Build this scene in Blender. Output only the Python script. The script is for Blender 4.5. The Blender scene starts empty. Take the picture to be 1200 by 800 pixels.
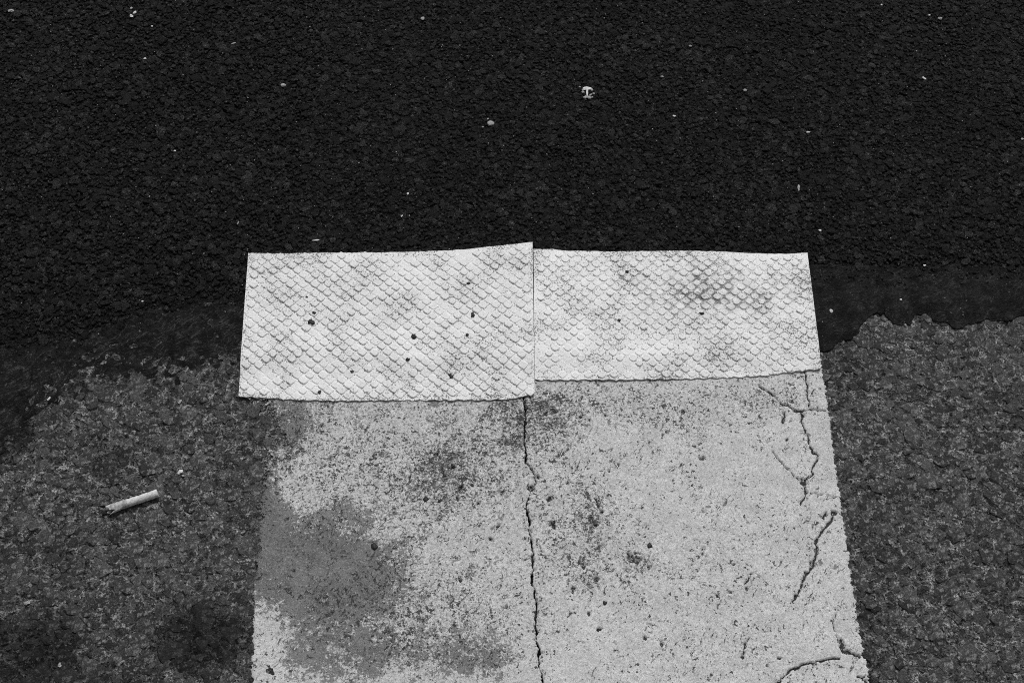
import bpy, math, random
import numpy as np
from mathutils import Vector

random.seed(7)
rng = np.random.default_rng(11)
scene = bpy.context.scene
COL = scene.collection

# ------------------------------------------------------------------ camera
PITCH = math.radians(58.0)
DIST = 1.30
FPX = 1200 * 50.0 / 36.0
cam_d = bpy.data.cameras.new('camera')
cam_d.lens = 50.0
cam_d.sensor_width = 36.0
cam_d.sensor_fit = 'HORIZONTAL'
cam_d.clip_start = 0.05
cam_d.clip_end = 400.0
cam = bpy.data.objects.new('camera', cam_d)
COL.objects.link(cam)
CP = np.array([0.0, -DIST * math.cos(PITCH), DIST * math.sin(PITCH)])
cam.location = CP
cam.rotation_euler = (math.pi / 2 - PITCH, 0, 0)
scene.camera = cam

# ------------------------------------------------------------------ sky and sun (overcast, neutral: the photograph is black and white)
SUN_EL = math.radians(54)
SUN_AZ = math.radians(14)          # from beyond the tape, slightly right
world = bpy.data.worlds.new('World')
scene.world = world
world.use_nodes = True
wn = world.node_tree
wn.nodes.clear()
sky = wn.nodes.new('ShaderNodeTexSky')
sky.sky_type = 'NISHITA'
sky.sun_disc = False
sky.sun_elevation = SUN_EL
sky.sun_rotation = SUN_AZ
sky.dust_density = 4.0
bw = wn.nodes.new('ShaderNodeRGBToBW')
bg = wn.nodes.new('ShaderNodeBackground')
bg.inputs['Strength'].default_value = 0.07
wo = wn.nodes.new('ShaderNodeOutputWorld')
wn.links.new(sky.outputs[0], bw.inputs[0])
wn.links.new(bw.outputs[0], bg.inputs['Color'])
wn.links.new(bg.outputs[0], wo.inputs['Surface'])
sun_d = bpy.data.lights.new('sun', 'SUN')
sun_d.energy = 1.5
sun_d.angle = math.radians(14)
sun_d.color = (1, 1, 1)
sun = bpy.data.objects.new('sun', sun_d)
COL.objects.link(sun)
sd = Vector((math.sin(SUN_AZ) * math.cos(SUN_EL), math.cos(SUN_AZ) * math.cos(SUN_EL), math.sin(SUN_EL)))
sun.rotation_euler = (-sd).to_track_quat('-Z', 'Y').to_euler()
sun.location = (0, 2, 3)

scene.view_settings.view_transform = 'Standard'
scene.view_settings.look = 'None'
scene.view_settings.exposure = 0.26
scene.view_settings.gamma = 1.0
scene.view_settings.use_curve_mapping = False
scene.cycles.use_denoising = False
scene.cycles.filter_width = 1.0
scene.cycles.max_bounces = 5
scene.cycles.transparent_max_bounces = 6


# ------------------------------------------------------------------ helpers
def P(px, py, z=0.0):
    """ground point (metres) that the photograph shows at px, py, at height z"""
    px = np.asarray(px, float); py = np.asarray(py, float)
    u = (px - 600) / FPX; v = -(py - 400) / FPX
    c, s = math.cos(PITCH), math.sin(PITCH)
    dx = u; dy = c + v * s; dz = -s + v * c
    t = (z - CP[2]) / dz
    return CP[0] + t * dx, CP[1] + t * dy


def Pv(px, py, z=0.0):
    x, y = P(px, py, z)
    return Vector((float(x), float(y), z))


def to_px(x, y, z=0.0):
    c, s = math.cos(PITCH), math.sin(PITCH)
    rx = x - CP[0]; ry = y - CP[1]; rz = z - CP[2]
    d = ry * c - rz * s
    return 600 + FPX * rx / d, 400 - FPX * (ry * s + rz * c) / d


def _h(ix, iy, seed):
    n = (ix.astype(np.int64) * 374761393 + iy.astype(np.int64) * 668265263 + seed * 1274126177) & 0xFFFFFFFF
    n = ((n ^ (n >> 13)) * 1103515245) & 0xFFFFFFFF
    n = n ^ (n >> 16)
    return (n & 0xFFFFFF) / float(0xFFFFFF)


def vnoise(x, y, seed=0):
    """value noise 0..1"""
    x = np.asarray(x, float); y = np.asarray(y, float)
    ix = np.floor(x); iy = np.floor(y)
    fx = x - ix; fy = y - iy
    fx = fx * fx * (3 - 2 * fx); fy = fy * fy * (3 - 2 * fy)
    a = _h(ix, iy, seed); b = _h(ix + 1, iy, seed)
    c = _h(ix, iy + 1, seed); d = _h(ix + 1, iy + 1, seed)
    return (a * (1 - fx) + b * fx) * (1 - fy) + (c * (1 - fx) + d * fx) * fy


def fbm(x, y, seed=0, octv=3):
    r = 0; a = 1; t = 0
    for i in range(octv):
        r = r + a * vnoise(x * 2 ** i + 17.3 * i, y * 2 ** i - 9.1 * i, seed + i)
        t += a; a *= 0.5
    return r / t


def blobs(x, y, lst):
    """sum of soft patches given in photograph pixels on the ground"""
    px, py = to_px(x, y)
    r = np.zeros_like(px)
    for (cx, cy, sx, sy, a) in lst:
        r += a * np.exp(-(((px - cx) / sx) ** 2 + ((py - cy) / sy) ** 2))
    return r


def seg_dist(x, y, pts):
    d = np.full(x.shape, 1e9)
    for (ax, ay), (bx, by) in zip(pts[:-1], pts[1:]):
        vx, vy = bx - ax, by - ay
        L = vx * vx + vy * vy + 1e-12
        t = np.clip(((x - ax) * vx + (y - ay) * vy) / L, 0, 1)
        d = np.minimum(d, np.hypot(x - ax - t * vx, y - ay - t * vy))
    return d


def mesh_np(name, V, F, smooth=True, mat=None):
    V = np.ascontiguousarray(V, dtype=np.float32); F = np.ascontiguousarray(F, dtype=np.int32)
    me = bpy.data.meshes.new(name)
    k = F.shape[1]
    me.vertices.add(len(V)); me.vertices.foreach_set('co', V.ravel())
    me.loops.add(F.size); me.loops.foreach_set('vertex_index', F.ravel())
    me.polygons.add(len(F))
    me.polygons.foreach_set('loop_start', np.arange(0, F.size, k, dtype=np.int32))
    me.update(calc_edges=True)
    me.polygons.foreach_set('use_smooth', np.full(len(F), smooth, dtype=bool))
    if mat: me.materials.append(mat)
    me.update()
    return me


def attr(me, name, vals):
    a = me.attributes.new(name, 'FLOAT', 'POINT')
    a.data.foreach_set('value', np.ascontiguousarray(vals, dtype=np.float32).ravel())


def grid_faces(nr, nc):
    i = np.arange(nr * nc).reshape(nr, nc)
    return np.stack([i[:-1, :-1], i[:-1, 1:], i[1:, 1:], i[1:, :-1]], -1).reshape(-1, 4)


def obj(name, me, parent=None, **props):
    o = bpy.data.objects.new(name, me)
    COL.objects.link(o)
    if parent: o.parent = parent
    for k, v in props.items(): o[k] = v
    return o


# ------------------------------------------------------------------ materials
class NT:
    def __init__(s, name):
        s.m = bpy.data.materials.new(name); s.m.use_nodes = True
        s.t = s.m.node_tree; s.t.nodes.clear()
        s.out = s.n('ShaderNodeOutputMaterial')
        s.b = s.n('ShaderNodeBsdfPrincipled')
        s.l(s.b.outputs[0], s.out.inputs['Surface'])
        s.co = s.n('ShaderNodeTexCoord').outputs['Object']
    def n(s, t, **kw):
        nd = s.t.nodes.new(t)
        for k, v in kw.items(): setattr(nd, k, v)
        return nd
    def l(s, a, b): s.t.links.new(a, b)
    def put(s, sock, v):
        if hasattr(v, 'is_output'): s.l(v, sock)
        elif sock.type == 'RGBA': sock.default_value = (v, v, v, 1)
        else: sock.default_value = v
    def noise(s, scale, detail=3, rough=0.55, co=None, dist=0.0):
        nd = s.n('ShaderNodeTexNoise')
        nd.inputs['Scale'].default_value = scale; nd.inputs['Detail'].default_value = detail
        nd.inputs['Roughness'].default_value = rough; nd.inputs['Distortion'].default_value = dist
        s.l(co or s.co, nd.inputs['Vector'])
        return nd.outputs['Fac']
    def warp(s, scale, amt):
        nd = s.n('ShaderNodeTexNoise'); nd.inputs['Scale'].default_value = scale
        nd.inputs['Detail'].default_value = 2
        s.l(s.co, nd.inputs['Vector'])
        v = s.n('ShaderNodeVectorMath', operation='MULTIPLY_ADD')
        s.l(nd.outputs['Color'], v.inputs[0])
        v.inputs[1].default_value = (amt,) * 3
        s.l(s.co, v.inputs[2])
        return v.outputs[0]
    def voro(s, scale, feature='F1', co=None, out='Distance', rnd=1.0):
        nd = s.n('ShaderNodeTexVoronoi', feature=feature)
        nd.inputs['Scale'].default_value = scale
        nd.inputs['Randomness'].default_value = rnd
        s.l(co or s.co, nd.inputs['Vector'])
        return nd.outputs[out]
    def ramp(s, v, a, b, lo=0.0, hi=1.0, smooth=True):
        nd = s.n('ShaderNodeMapRange', interpolation_type='SMOOTHSTEP' if smooth else 'LINEAR')
        s.put(nd.inputs['Value'], v)
        s.put(nd.inputs['From Min'], a); s.put(nd.inputs['From Max'], b)
        s.put(nd.inputs['To Min'], lo); s.put(nd.inputs['To Max'], hi)
        return nd.outputs[0]
    def math(s, op, a, b=0.0, c=None, clamp=False):
        nd = s.n('ShaderNodeMath', operation=op); nd.use_clamp = clamp
        s.put(nd.inputs[0], a); s.put(nd.inputs[1], b)
        if c is not None: s.put(nd.inputs[2], c)
        return nd.outputs[0]
    def mix(s, f, a, b):
        nd = s.n('ShaderNodeMix', data_type='FLOAT')
        s.put(nd.inputs[0], f); s.put(nd.inputs[2], a); s.put(nd.inputs[3], b)
        return nd.outputs[0]
    def at(s, name):
        nd = s.n('ShaderNodeAttribute'); nd.attribute_name = name
        return nd.outputs['Fac']
    def rand(s):
        return s.n('ShaderNodeObjectInfo').outputs['Random']
    def finish(s, col, rough=0.8, spec=0.2, bump=None, bd=0.001, bs=1.0):
        g = s.n('ShaderNodeCombineColor')
        for i in range(3): s.put(g.inputs[i], col)
        s.l(g.outputs[0], s.b.inputs['Base Color'])
        s.put(s.b.inputs['Roughness'], rough)
        s.put(s.b.inputs['Specular IOR Level'], spec)
        if bump is not None:
            bn = s.n('ShaderNodeBump'); bn.inputs['Strength'].default_value = bs
            bn.inputs['Distance'].default_value = bd
            s.put(bn.inputs['Height'], bump)
            s.l(bn.outputs[0], s.b.inputs['Normal'])
        return s.m


def mat_new_asphalt(name, stone):
    """fresh bitumen-coated aggregate"""
    t = NT(name)
    fine = t.noise(900, 3, 0.7)
    big = t.noise(9, 3)
    col = t.mix(t.ramp(fine, 0.42, 0.64), 0.0015, 0.019)
    col = t.math('MULTIPLY', col, t.ramp(big, 0.3, 0.7, 0.8, 1.25))
    sp = t.ramp(t.noise(600, 2), 0.64, 0.72)
    col = t.mix(t.math('MULTIPLY', sp, 0.7), col, 0.09)
    if stone:
        r = t.at('tone')
        col = t.math('MULTIPLY', col, t.ramp(r, 0, 1, 0.45, 3.6, False))
        h = t.noise(700, 3, 0.7)
        return t.finish(col, t.ramp(fine, 0.35, 0.65, 0.30, 0.75), 0.21, h, 0.0028, 1.0)
    w = t.warp(200, 0.003)
    v = t.voro(210, 'F1', w)
    h = t.math('ADD', t.math('MULTIPLY', v, -1.0), t.math('MULTIPLY', fine, 0.5))
    return t.finish(col, 0.7, 0.12, h, 0.004, 1.0)


def mat_old_matrix():
    """worn grey binder between the stones of the old surface"""
    t = NT('old_asphalt_binder')
    w = t.warp(170, 0.006)
    e = t.voro(100, 'DISTANCE_TO_EDGE', w)
    ridge = t.ramp(e, 0.02, 0.22, 1.0, 0.0)
    f1 = t.noise(520, 3, 0.7)
    f2 = t.noise(1500, 2, 0.7)
    f3 = t.noise(60, 3)
    base = t.mix(t.math('MULTIPLY', t.math('ADD', t.math('MULTIPLY', ridge, 0.7), 0.3), t.ramp(f1, 0.40, 0.62)), 0.045, 0.30)
    base = t.math('MULTIPLY', base, t.ramp(f2, 0.36, 0.64, 0.62, 1.4))
    base = t.math('MULTIPLY', base, t.ramp(f3, 0.35, 0.65, 0.8, 1.25))
    base = t.math('MULTIPLY', base, t.ramp(t.noise(120, 2, 0.5), 0.38, 0.62, 0.55, 1.45))
    pit = t.ramp(t.noise(300, 3, 0.65), 0.41, 0.35)
    base = t.mix(pit, base, 0.010)
    base = t.math('MULTIPLY', base, t.ramp(t.at('stain'), 0, 1, 1.0, 0.22, False))
    speck = t.ramp(t.noise(650, 1), 0.70, 0.76)
    base = t.mix(t.math('MULTIPLY', speck, 0.7), base, 0.26)
    h = t.math('ADD', t.math('MULTIPLY', ridge, 0.5), t.math('MULTIPLY', f1, 1.2))
    h = t.math('SUBTRACT', h, t.math('MULTIPLY', pit, 0.9))
    h = t.math('ADD', h, t.math('MULTIPLY', f2, 0.4))
    return t.finish(base, 0.85, 0.15, h, 0.0022, 1.0)


def mat_old_stone():
    t = NT('old_asphalt_stone')
    f1 = t.noise(600, 3, 0.7); f2 = t.noise(1700, 2, 0.7)
    r = t.math('ADD', t.at('tone'), 0.0)
    col = t.ramp(r, 0, 1, 0.022, 0.080, False)
    col = t.math('MULTIPLY', col, t.ramp(f1, 0.38, 0.62, 0.6, 1.4))
    dust = t.ramp(t.noise(230, 4, 0.75), 0.54, 0.62)
    col = t.mix(t.math('MULTIPLY', dust, 0.85), col, 0.22)
    col = t.math('MULTIPLY', col, t.ramp(f2, 0.36, 0.64, 0.6, 1.5))
    col = t.math('MULTIPLY', col, t.ramp(t.at('stain'), 0, 1, 1.0, 0.25, False))
    h = t.math('ADD', f1, t.math('MULTIPLY', f2, 0.4))
    return t.finish(col, 0.7, 0.2, h, 0.0012, 0.9)


def mat_bitumen():
    t = NT('bitumen_seal')
    vr = t.n('ShaderNodeVectorRotate', rotation_type='Z_AXIS'); vr.inputs['Angle'].default_value = math.radians(-40)
    t.l(t.warp(30, 0.03), vr.inputs['Vector'])
    mp = t.n('ShaderNodeMapping'); mp.inputs['Scale'].default_value = (70, 420, 200)
    t.l(vr.outputs[0], mp.inputs['Vector'])
    st = t.noise(1.0, 4, 0.7, co=mp.outputs[0])
    f = t.noise(700, 3, 0.7)
    left = t.at('streak')
    rub = t.ramp(t.math('ADD', st, t.math('MULTIPLY', f, 0.35)), 0.66, 0.84)
    col = t.mix(t.math('MULTIPLY', rub, left), 0.006, 0.036)
    col = t.math('MULTIPLY', col, t.ramp(t.noise(25, 3), 0.3, 0.7, 0.8, 1.25))
    col = t.math('MULTIPLY', col, t.ramp(f, 0.3, 0.7, 0.75, 1.25))
    col = t.math('MULTIPLY', col, t.ramp(t.noise(70, 4, 0.7), 0.40, 0.62, 0.7, 2.4))
    sp = t.ramp(t.noise(560, 2), 0.66, 0.74)
    col = t.mix(t.math('MULTIPLY', sp, 0.55), col, 0.14)
    h = t.math('ADD', t.math('MULTIPLY', f, 0.5), t.noise(180, 4, 0.7))
    h = t.math('ADD', h, t.math('MULTIPLY', t.math('MULTIPLY', st, left), 0.8))
    return t.finish(col, 0.6, 0.13, h, 0.0036, 1.0)


def mat_paint():
    """old worn road paint: chips, grime film, cracks with their own shapes"""
    t = NT('worn_road_paint')
    wear = t.at('wear'); dirt = t.at('dirt'); crack = t.at('crack'); gone = t.at('gone')
    n1 = t.noise(38, 5, 0.7); n2 = t.noise(200, 4, 0.75); n3 = t.noise(500, 3, 0.75); n4 = t.noise(1300, 2, 0.7)
    white = t.math('MULTIPLY', t.ramp(n4, 0.36, 0.64, 0.76, 1.18), t.ramp(n1, 0.35, 0.65, 0.55, 0.66))
    mott = t.ramp(t.noise(420, 4, 0.8), 0.43, 0.55)
    white = t.math('MULTIPLY', white, t.ramp(mott, 0, 1, t.ramp(dirt, 0.05, 0.5, 0.84, 0.55, False), 1.05))
    # grey film where the paint has thinned
    jit = t.math('ADD', t.math('MULTIPLY', t.math('SUBTRACT', n2, 0.5), 2.2),
                 t.math('MULTIPLY', t.math('SUBTRACT', n3, 0.5), 2.6))
    jit = t.math('ADD', jit, t.math('MULTIPLY', t.math('SUBTRACT', n1, 0.5), 3.2))
    wv = t.math('ADD', wear, jit)
    film = t.ramp(wv, 0.36, 0.80)
    grey = t.math('MULTIPLY', t.ramp(n4, 0.36, 0.64, 0.080, 0.150), t.ramp(n1, 0.36, 0.64, 0.75, 1.35))
    grey = t.math('ADD', grey, t.math('MULTIPLY', t.ramp(n3, 0.52, 0.66), 0.14))
    col = t.mix(t.math('MULTIPLY', film, 0.92), white, grey)
    # dark chips, more of them where dirt is high
    dn = t.math('ADD', t.math('MULTIPLY', t.noise(460, 4, 0.8), 0.72), t.math('MULTIPLY', t.noise(110, 3, 0.7), 0.28))
    th = t.ramp(dirt, 0, 1, 0.372, 0.565, False)
    chip = t.ramp(dn, t.math('ADD', th, 0.016), t.math('SUBTRACT', th, 0.014))
    bigd = t.voro(150, 'F1', t.warp(260, 0.012))
    keep = t.ramp(t.math('ADD', t.noise(45, 3), t.math('MULTIPLY', dirt, 0.35)), 0.58, 0.66)
    spot = t.math('MULTIPLY', t.ramp(bigd, 0.27, 0.19), keep)
    chip = t.math('MAXIMUM', chip, spot)
    pn = t.math('ADD', t.math('MULTIPLY', t.noise(240, 3, 0.65), 0.8), t.math('MULTIPLY', t.noise(30, 2), 0.2))
    pth = t.ramp(dirt, 0, 0.8, 0.355, 0.455, False)
    pit = t.ramp(pn, t.math('ADD', pth, 0.010), t.math('SUBTRACT', pth, 0.012))
    # scuffs dragged one way across the coat
    vr = t.n('ShaderNodeVectorRotate', rotation_type='Z_AXIS'); vr.inputs['Angle'].default_value = math.radians(-57)
    t.l(t.warp(120, 0.006), vr.inputs['Vector'])
    mp = t.n('ShaderNodeMapping'); mp.inputs['Scale'].default_value = (110, 420, 300)
    t.l(vr.outputs[0], mp.inputs['Vector'])
    sc_ = t.noise(1.0, 4, 0.75, co=mp.outputs[0])
    sk_ = t.ramp(t.noise(22, 2), 0.42, 0.62, 0.30, 0.385)
    chip = t.math('MAXIMUM', chip, t.ramp(sc_, t.math('ADD', sk_, 0.012), t.math('SUBTRACT', sk_, 0.012)))
    col = t.mix(t.math('MULTIPLY', chip, t.ramp(n2, 0.4, 0.6, 0.55, 0.95)), col, t.ramp(n4, 0.35, 0.65, 0.012, 0.05))
    col = t.mix(t.ramp(t.math('ADD', crack, t.math('MULTIPLY', t.math('SUBTRACT', n3, 0.5), 1.2)), 0.50, 0.70), col,
                t.ramp(n4, 0.35, 0.65, 0.018, 0.075))
    col = t.mix(t.math('MULTIPLY', pit, 0.9), col, t.ramp(n4, 0.35, 0.65, 0.015, 0.05))
    chip = t.math('MAXIMUM', chip, pit)
    h = t.math('SUBTRACT', t.math('MULTIPLY', n4, 0.35), t.math('MULTIPLY', chip, 1.0))
    h = t.math('ADD', h, t.math('MULTIPLY', n3, 0.5))
    m = t.finish(col, 0.8, 0.2, h, 0.0009, 1.0)
    # where the coat has worn away altogether the road shows through
    g = t.math('ADD', gone, t.math('ADD', t.math('MULTIPLY', jit, 0.42), 0.0))
    tr = t.n('ShaderNodeBsdfTransparent')
    mx = t.n('ShaderNodeMixShader')
    t.l(t.ramp(g, 0.45, 0.55), mx.inputs[0])
    t.l(t.b.outputs[0], mx.inputs[1]); t.l(tr.outputs[0], mx.inputs[2])
    t.l(mx.outputs[0], t.out.inputs['Surface'])
    return m


def mat_tape(name, stud):
    t = NT(name)
    n3 = t.noise(800, 3, 0.75); n4 = t.noise(1800, 2, 0.7); n1 = t.noise(30, 4, 0.6)
    if stud: # smudges and specks in scene coordinates, so that neighbours carry on the same stain
        gco = t.n('ShaderNodeNewGeometry').outputs['Position']
    else:
        gco = t.co
    g3 = t.noise(620, 3, 0.7, co=gco); g1 = t.noise(26, 3, 0.6, co=gco)
    col = t.math('MULTIPLY', t.ramp(n4, 0.36, 0.64, 0.86, 1.10), 0.86)
    col = t.math('MULTIPLY', col, t.ramp(g1, 0.3, 0.7, 0.93, 1.04))
    # grey smudge on the right-hand tape
    sx, sy = P(830, 347)
    vm = t.n('ShaderNodeVectorMath', operation='SUBTRACT'); t.l(gco, vm.inputs[0])
    vm.inputs[1].default_value = (float(sx), float(sy), 0)
    vs = t.n('ShaderNodeVectorMath', operation='MULTIPLY'); t.l(vm.outputs[0], vs.inputs[0])
    vs.inputs[1].default_value = (1 / 0.075, 1 / 0.034, 0)
    ln = t.n('ShaderNodeVectorMath', operation='LENGTH'); t.l(vs.outputs[0], ln.inputs[0])
    sm = t.math('MULTIPLY', t.ramp(t.math('ADD', ln.outputs['Value'], t.math('MULTIPLY', t.math('SUBTRACT', t.noise(60, 4, 0.7, co=gco), 0.5), 3.0)), 1.5, 0.1), 0.30 if stud else 0.95)
    sm = t.math('MULTIPLY', sm, t.ramp(t.noise(120, 4, 0.7, co=gco), 0.40, 0.58))
    col = t.mix(sm, col, 0.12)
    # fine dark specks, denser on the backing between the studs
    gr = t.ramp(t.math('ADD', g3, t.math('MULTIPLY', t.math('SUBTRACT', g1, 0.5), 0.45)), 0.385 if stud else 0.475, 0.34 if stud else 0.41)
    col = t.mix(t.math('MULTIPLY', gr, 0.85), col, 0.10)
    if stud:
        col = t.math('MULTIPLY', col, t.ramp(t.rand(), 0, 1, 0.94, 1.03, False))
    h = t.math('ADD', n3, t.math('MULTIPLY', n4, 0.5))
    return t.finish(col, 0.55, 0.3, h, 0.0006, 0.8)


def mat_plain(name, a, b, scale=800, rough=0.8, spec=0.2, bd=0.0006):
    t = NT(name)
    f = t.noise(scale, 3, 0.7)
    return t.finish(t.ramp(f, 0.3, 0.7, a, b), rough, spec, f, bd, 0.8)


M_NEW = mat_new_asphalt('new_asphalt_bed', False)
M_NEWS = mat_new_asphalt('new_asphalt_stone', True)
M_OLD = mat_old_matrix()
M_OLDS = mat_old_stone()
M_BIT = mat_bitumen()
M_PAINT = mat_paint()
M_TAPE = mat_tape('tape_backing', False)
M_STUD = mat_tape('tape_stud', True)
M_GROUND = mat_plain('roadbed', 0.03, 0.06, 120, 0.9, 0.1, 0.003)
M_TAR = mat_plain('tar_drop', 0.010, 0.03, 900, 0.5, 0.3)
M_CHIPW = mat_plain('white_chip', 0.55, 0.80, 900)
M_CHIPG = mat_plain('pale_grey_chip', 0.24, 0.46, 900)
M_PAPER = mat_plain('cigarette_paper', 0.52, 0.76, 450, 0.8, 0.2, 0.0008)
M_FILTER = mat_plain('filter_paper', 0.26, 0.56, 420, 0.8, 0.2, 0.0008)
M_TOB = mat_plain('burnt_tobacco', 0.008, 0.05, 900, 0.9, 0.1, 0.002)

# ------------------------------------------------------------------ outlines seen in the photograph (pixels)
SEAL_LOW = [(-140, 545), (-60, 540), (0, 528), (22, 518), (24, 502), (30, 492), (50, 482), (75, 472), (95, 466), (105, 457),
            (120, 447), (130, 444), (140, 447), (170, 446), (190, 445), (212, 449), (232, 440), (255, 432), (278, 425),
            (330, 424), (420, 420), (520, 424), (640, 418), (760, 424), (860, 416), (940, 420), (964, 413.5), (980, 406),
            (988, 400), (1003, 396.5), (1007.5, 390), (1004, 384), (1007.5, 379), (1016.5, 374), (1023, 370), (1035.6, 366.8),
            (1040, 374), (1046, 381), (1057, 383), (1067, 381), (1070.5, 371), (1086, 368.6), (1095, 377.6), (1109, 381),
            (1118, 386.5), (1131, 382), (1147, 377.6), (1165, 374), (1183, 377.6), (1200, 372), (1230, 376), (1260, 370), (1330, 378), (1420, 372)]
SEAL_TOP = [(-140, 412), (0, 405), (60, 402), (100, 396), (140, 380), (175, 368), (225, 357), (290, 350), (400, 345), (620, 330),
            (960, 318), (1060, 321), (1130, 317), (1200, 323), (1420, 326)]
sl = np.array([P(a, b) for a, b in SEAL_LOW]); stp = np.array([P(a, b) for a, b in SEAL_TOP])
sl = np.vstack([[-6, -0.12], [-1.3, -0.13], sl, [1.3, 0.02], [6, 0.03]])     # the joint runs on beyond the picture
stp = np.vstack([[-6, 0.0], [-1.3, -0.02], stp, [1.3, 0.09], [6, 0.10]])


def seal_top_y(x):
    return np.interp(x, stp[:, 0], stp[:, 1])


def seal_low_y(x):
    return np.interp(x, np.maximum.accumulate(sl[:, 0]), sl[:, 1])


def bend(pts, n=3, amp=1.2, seed=0):
    """crinkle a traced crack"""
    r = random.Random(seed); out = []
    for a, b in zip(pts[:-1], pts[1:]):
        for i in range(n):
            f = i / n
            out.append((a[0] + (b[0] - a[0]) * f + (r.uniform(-amp, amp) if i else 0), a[1] + (b[1] - a[1]) * f + (r.uniform(-amp, amp) if i else 0)))
    out.append(pts[-1])
    return out


MAIN = [(612, 440), (613.7, 464), (615, 485), (614, 509), (616, 543), (626, 556), (629, 567), (621, 577), (617, 594), (620, 621), (623, 642),
        (624.6, 662), (623, 680), (627, 703), (628, 722), (628, 738), (631, 760), (631.5, 782), (636, 800), (640, 850), (637, 920), (644, 1000), (640, 1100)]
MAIN = bend(MAIN, 4, 1.5, 3)
MAINW = np.array([P(a, b) for a, b in MAIN])
CRACKS = [  # (points in photograph pixels, half width in pixels)
    ([(942, 436), (945, 450), (946, 464), (949, 481), (967, 482)], 1.9),
    ([(949, 481), (933, 483), (913, 473), (901, 461), (890, 454)], 1.6),
    ([(938, 484), (942, 503), (947, 519), (952, 532), (958, 534), (952, 548), (951, 558), (942, 565), (944, 580), (938, 592)], 1.7),
    ([(933, 560), (942, 567), (946, 580)], 2.2),
    ([(919, 484), (917, 497)], 2.4),
    ([(978, 600), (971, 614), (957, 632), (955, 652), (954, 662), (942, 679), (935, 697), (928, 705)], 2.3),
    ([(968, 600), (965, 608)], 1.7),
    ([(1016, 770), (1000, 767), (987, 763), (985, 750)], 2.4),
    ([(983, 772), (960, 775), (947, 778), (927, 784), (920, 792), (912, 800), (890, 815), (878, 840)], 1.8),
    ([(987, 765), (981, 748), (976, 728), (979, 720)], 0.8),
    ([(878, 748), (872, 760), (868, 770)], 1.5), ([(882, 672), (877, 680), (872, 685)], 1.4),
    ([(905, 530), (918, 545), (931, 560)], 0.8), ([(945, 578), (962, 580), (980, 583)], 0.7), ([(1016, 800), (1010, 797), (1004, 793)], 2.0),
]
CRW = [([tuple(map(float, P(a, b))) for a, b in bend(p, 4, 1.7, i + 20)], max(w * 0.00066, 0.00058)) for i, (p, w) in enumerate(CRACKS)]


def crack_field(x, y, grow=0.0):
    """1 on a crack's line, 0 a little beyond its edge"""
    r = np.zeros(x.shape)
    wob = 0.05 + 2.1 * fbm(x * 400, y * 400, 77, 3) ** 1.5
    for pts, w in CRW:
        a = np.array(pts); m = 0.008
        sel = (x > a[:, 0].min() - m) & (x < a[:, 0].max() + m) & (y > a[:, 1].min() - m) & (y < a[:, 1].max() + m)
        if not sel.any(): continue
        d = seg_dist(x[sel], y[sel], pts)
        ww = (w + grow) * wob[sel]
        r[sel] = np.maximum(r[sel], np.clip(1.15 - d / (ww * 1.15), 0, 1))
    return r


CRUMBLE = [  # chipped-out spots (px, py, half width, half height)
    (977, 601, 4.5, 3.2), (968, 605, 2, 3), (956, 640, 2.2, 4), (953, 661, 4.5, 4), (944, 673, 2.5, 3), (934, 483, 6, 2.4), (941, 488, 3, 3), (922, 475, 3, 2),
    (942, 567, 4, 3), (944, 577, 2.5, 3), (918, 491, 2.2, 5), (922, 516, 3.2, 3), (986, 756, 5, 6), (991, 764, 5, 3), (1006, 769, 3, 2), (967, 482, 3, 1.5), (928, 471, 3, 2),
    (616, 478, 3, 8), (616, 496, 3.5, 5), (622, 572, 5, 4), (621, 623, 3.5, 2.5), (624, 655, 2.5, 4), (630, 560, 2, 3), (618, 600, 2, 4),
    (645, 586, 4.5, 3), (675, 576, 2, 5), (697, 614, 6, 4.5), (705, 601, 4, 3), (690, 595, 5, 3), (665, 566, 3, 2.5), (648, 615, 5, 4.5), (700, 590, 3, 6), (692, 608, 3, 3),
    (780, 506, 3, 2.5), (822, 538, 4, 3), (714, 552, 2, 2), (725, 545, 2, 2), (650, 483, 7, 4), (638, 486, 4, 3.5), (680, 490, 2.5, 3), (710, 488, 3, 3), (800, 484, 2.5, 3),
    (823, 648, 1.8, 5.5), (875, 690, 2.5, 3), (880, 682, 2, 3), (859, 662, 3, 2), (855, 694, 4, 1.8), (841, 699, 3.5, 2.5), (745, 655, 8, 6), (760, 665, 3, 3), (737, 652, 3, 4),
    (690, 720, 2, 5), (702, 737, 4, 3.2), (775, 752, 2.4, 5), (755, 748, 3, 3), (720, 764, 4, 2), (873, 758, 2, 5), (870, 768, 2, 4), (912, 772, 2.5, 2), (1010, 794, 4, 1.5),
    (685, 665, 5, 4), (679, 656, 3, 5), (700, 680, 4, 4), (672, 690, 4, 5), (690, 648, 3, 3), (530, 548, 7, 4), (522, 558, 6, 5), (540, 572, 7, 5), (592, 519, 10, 4.5), (510, 533, 5, 3), (480, 563, 2.2, 5.5),
    (500, 585, 3, 3.5), (447, 533, 4, 3), (536, 585, 3, 3), (560, 590, 4, 3), (583, 617, 5, 3), (540, 680, 3, 2.5), (575, 632, 3, 2), (318, 481, 5, 2), (350, 570, 2, 2), (345, 670, 3, 3)]
CRUM = []
for (a_, b_, c_, d_) in CRUMBLE:
    x_, y_ = P(a_, b_); CRUM.append((float(x_), float(y_), c_ * 0.00062, d_ * 0.00074))


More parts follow.
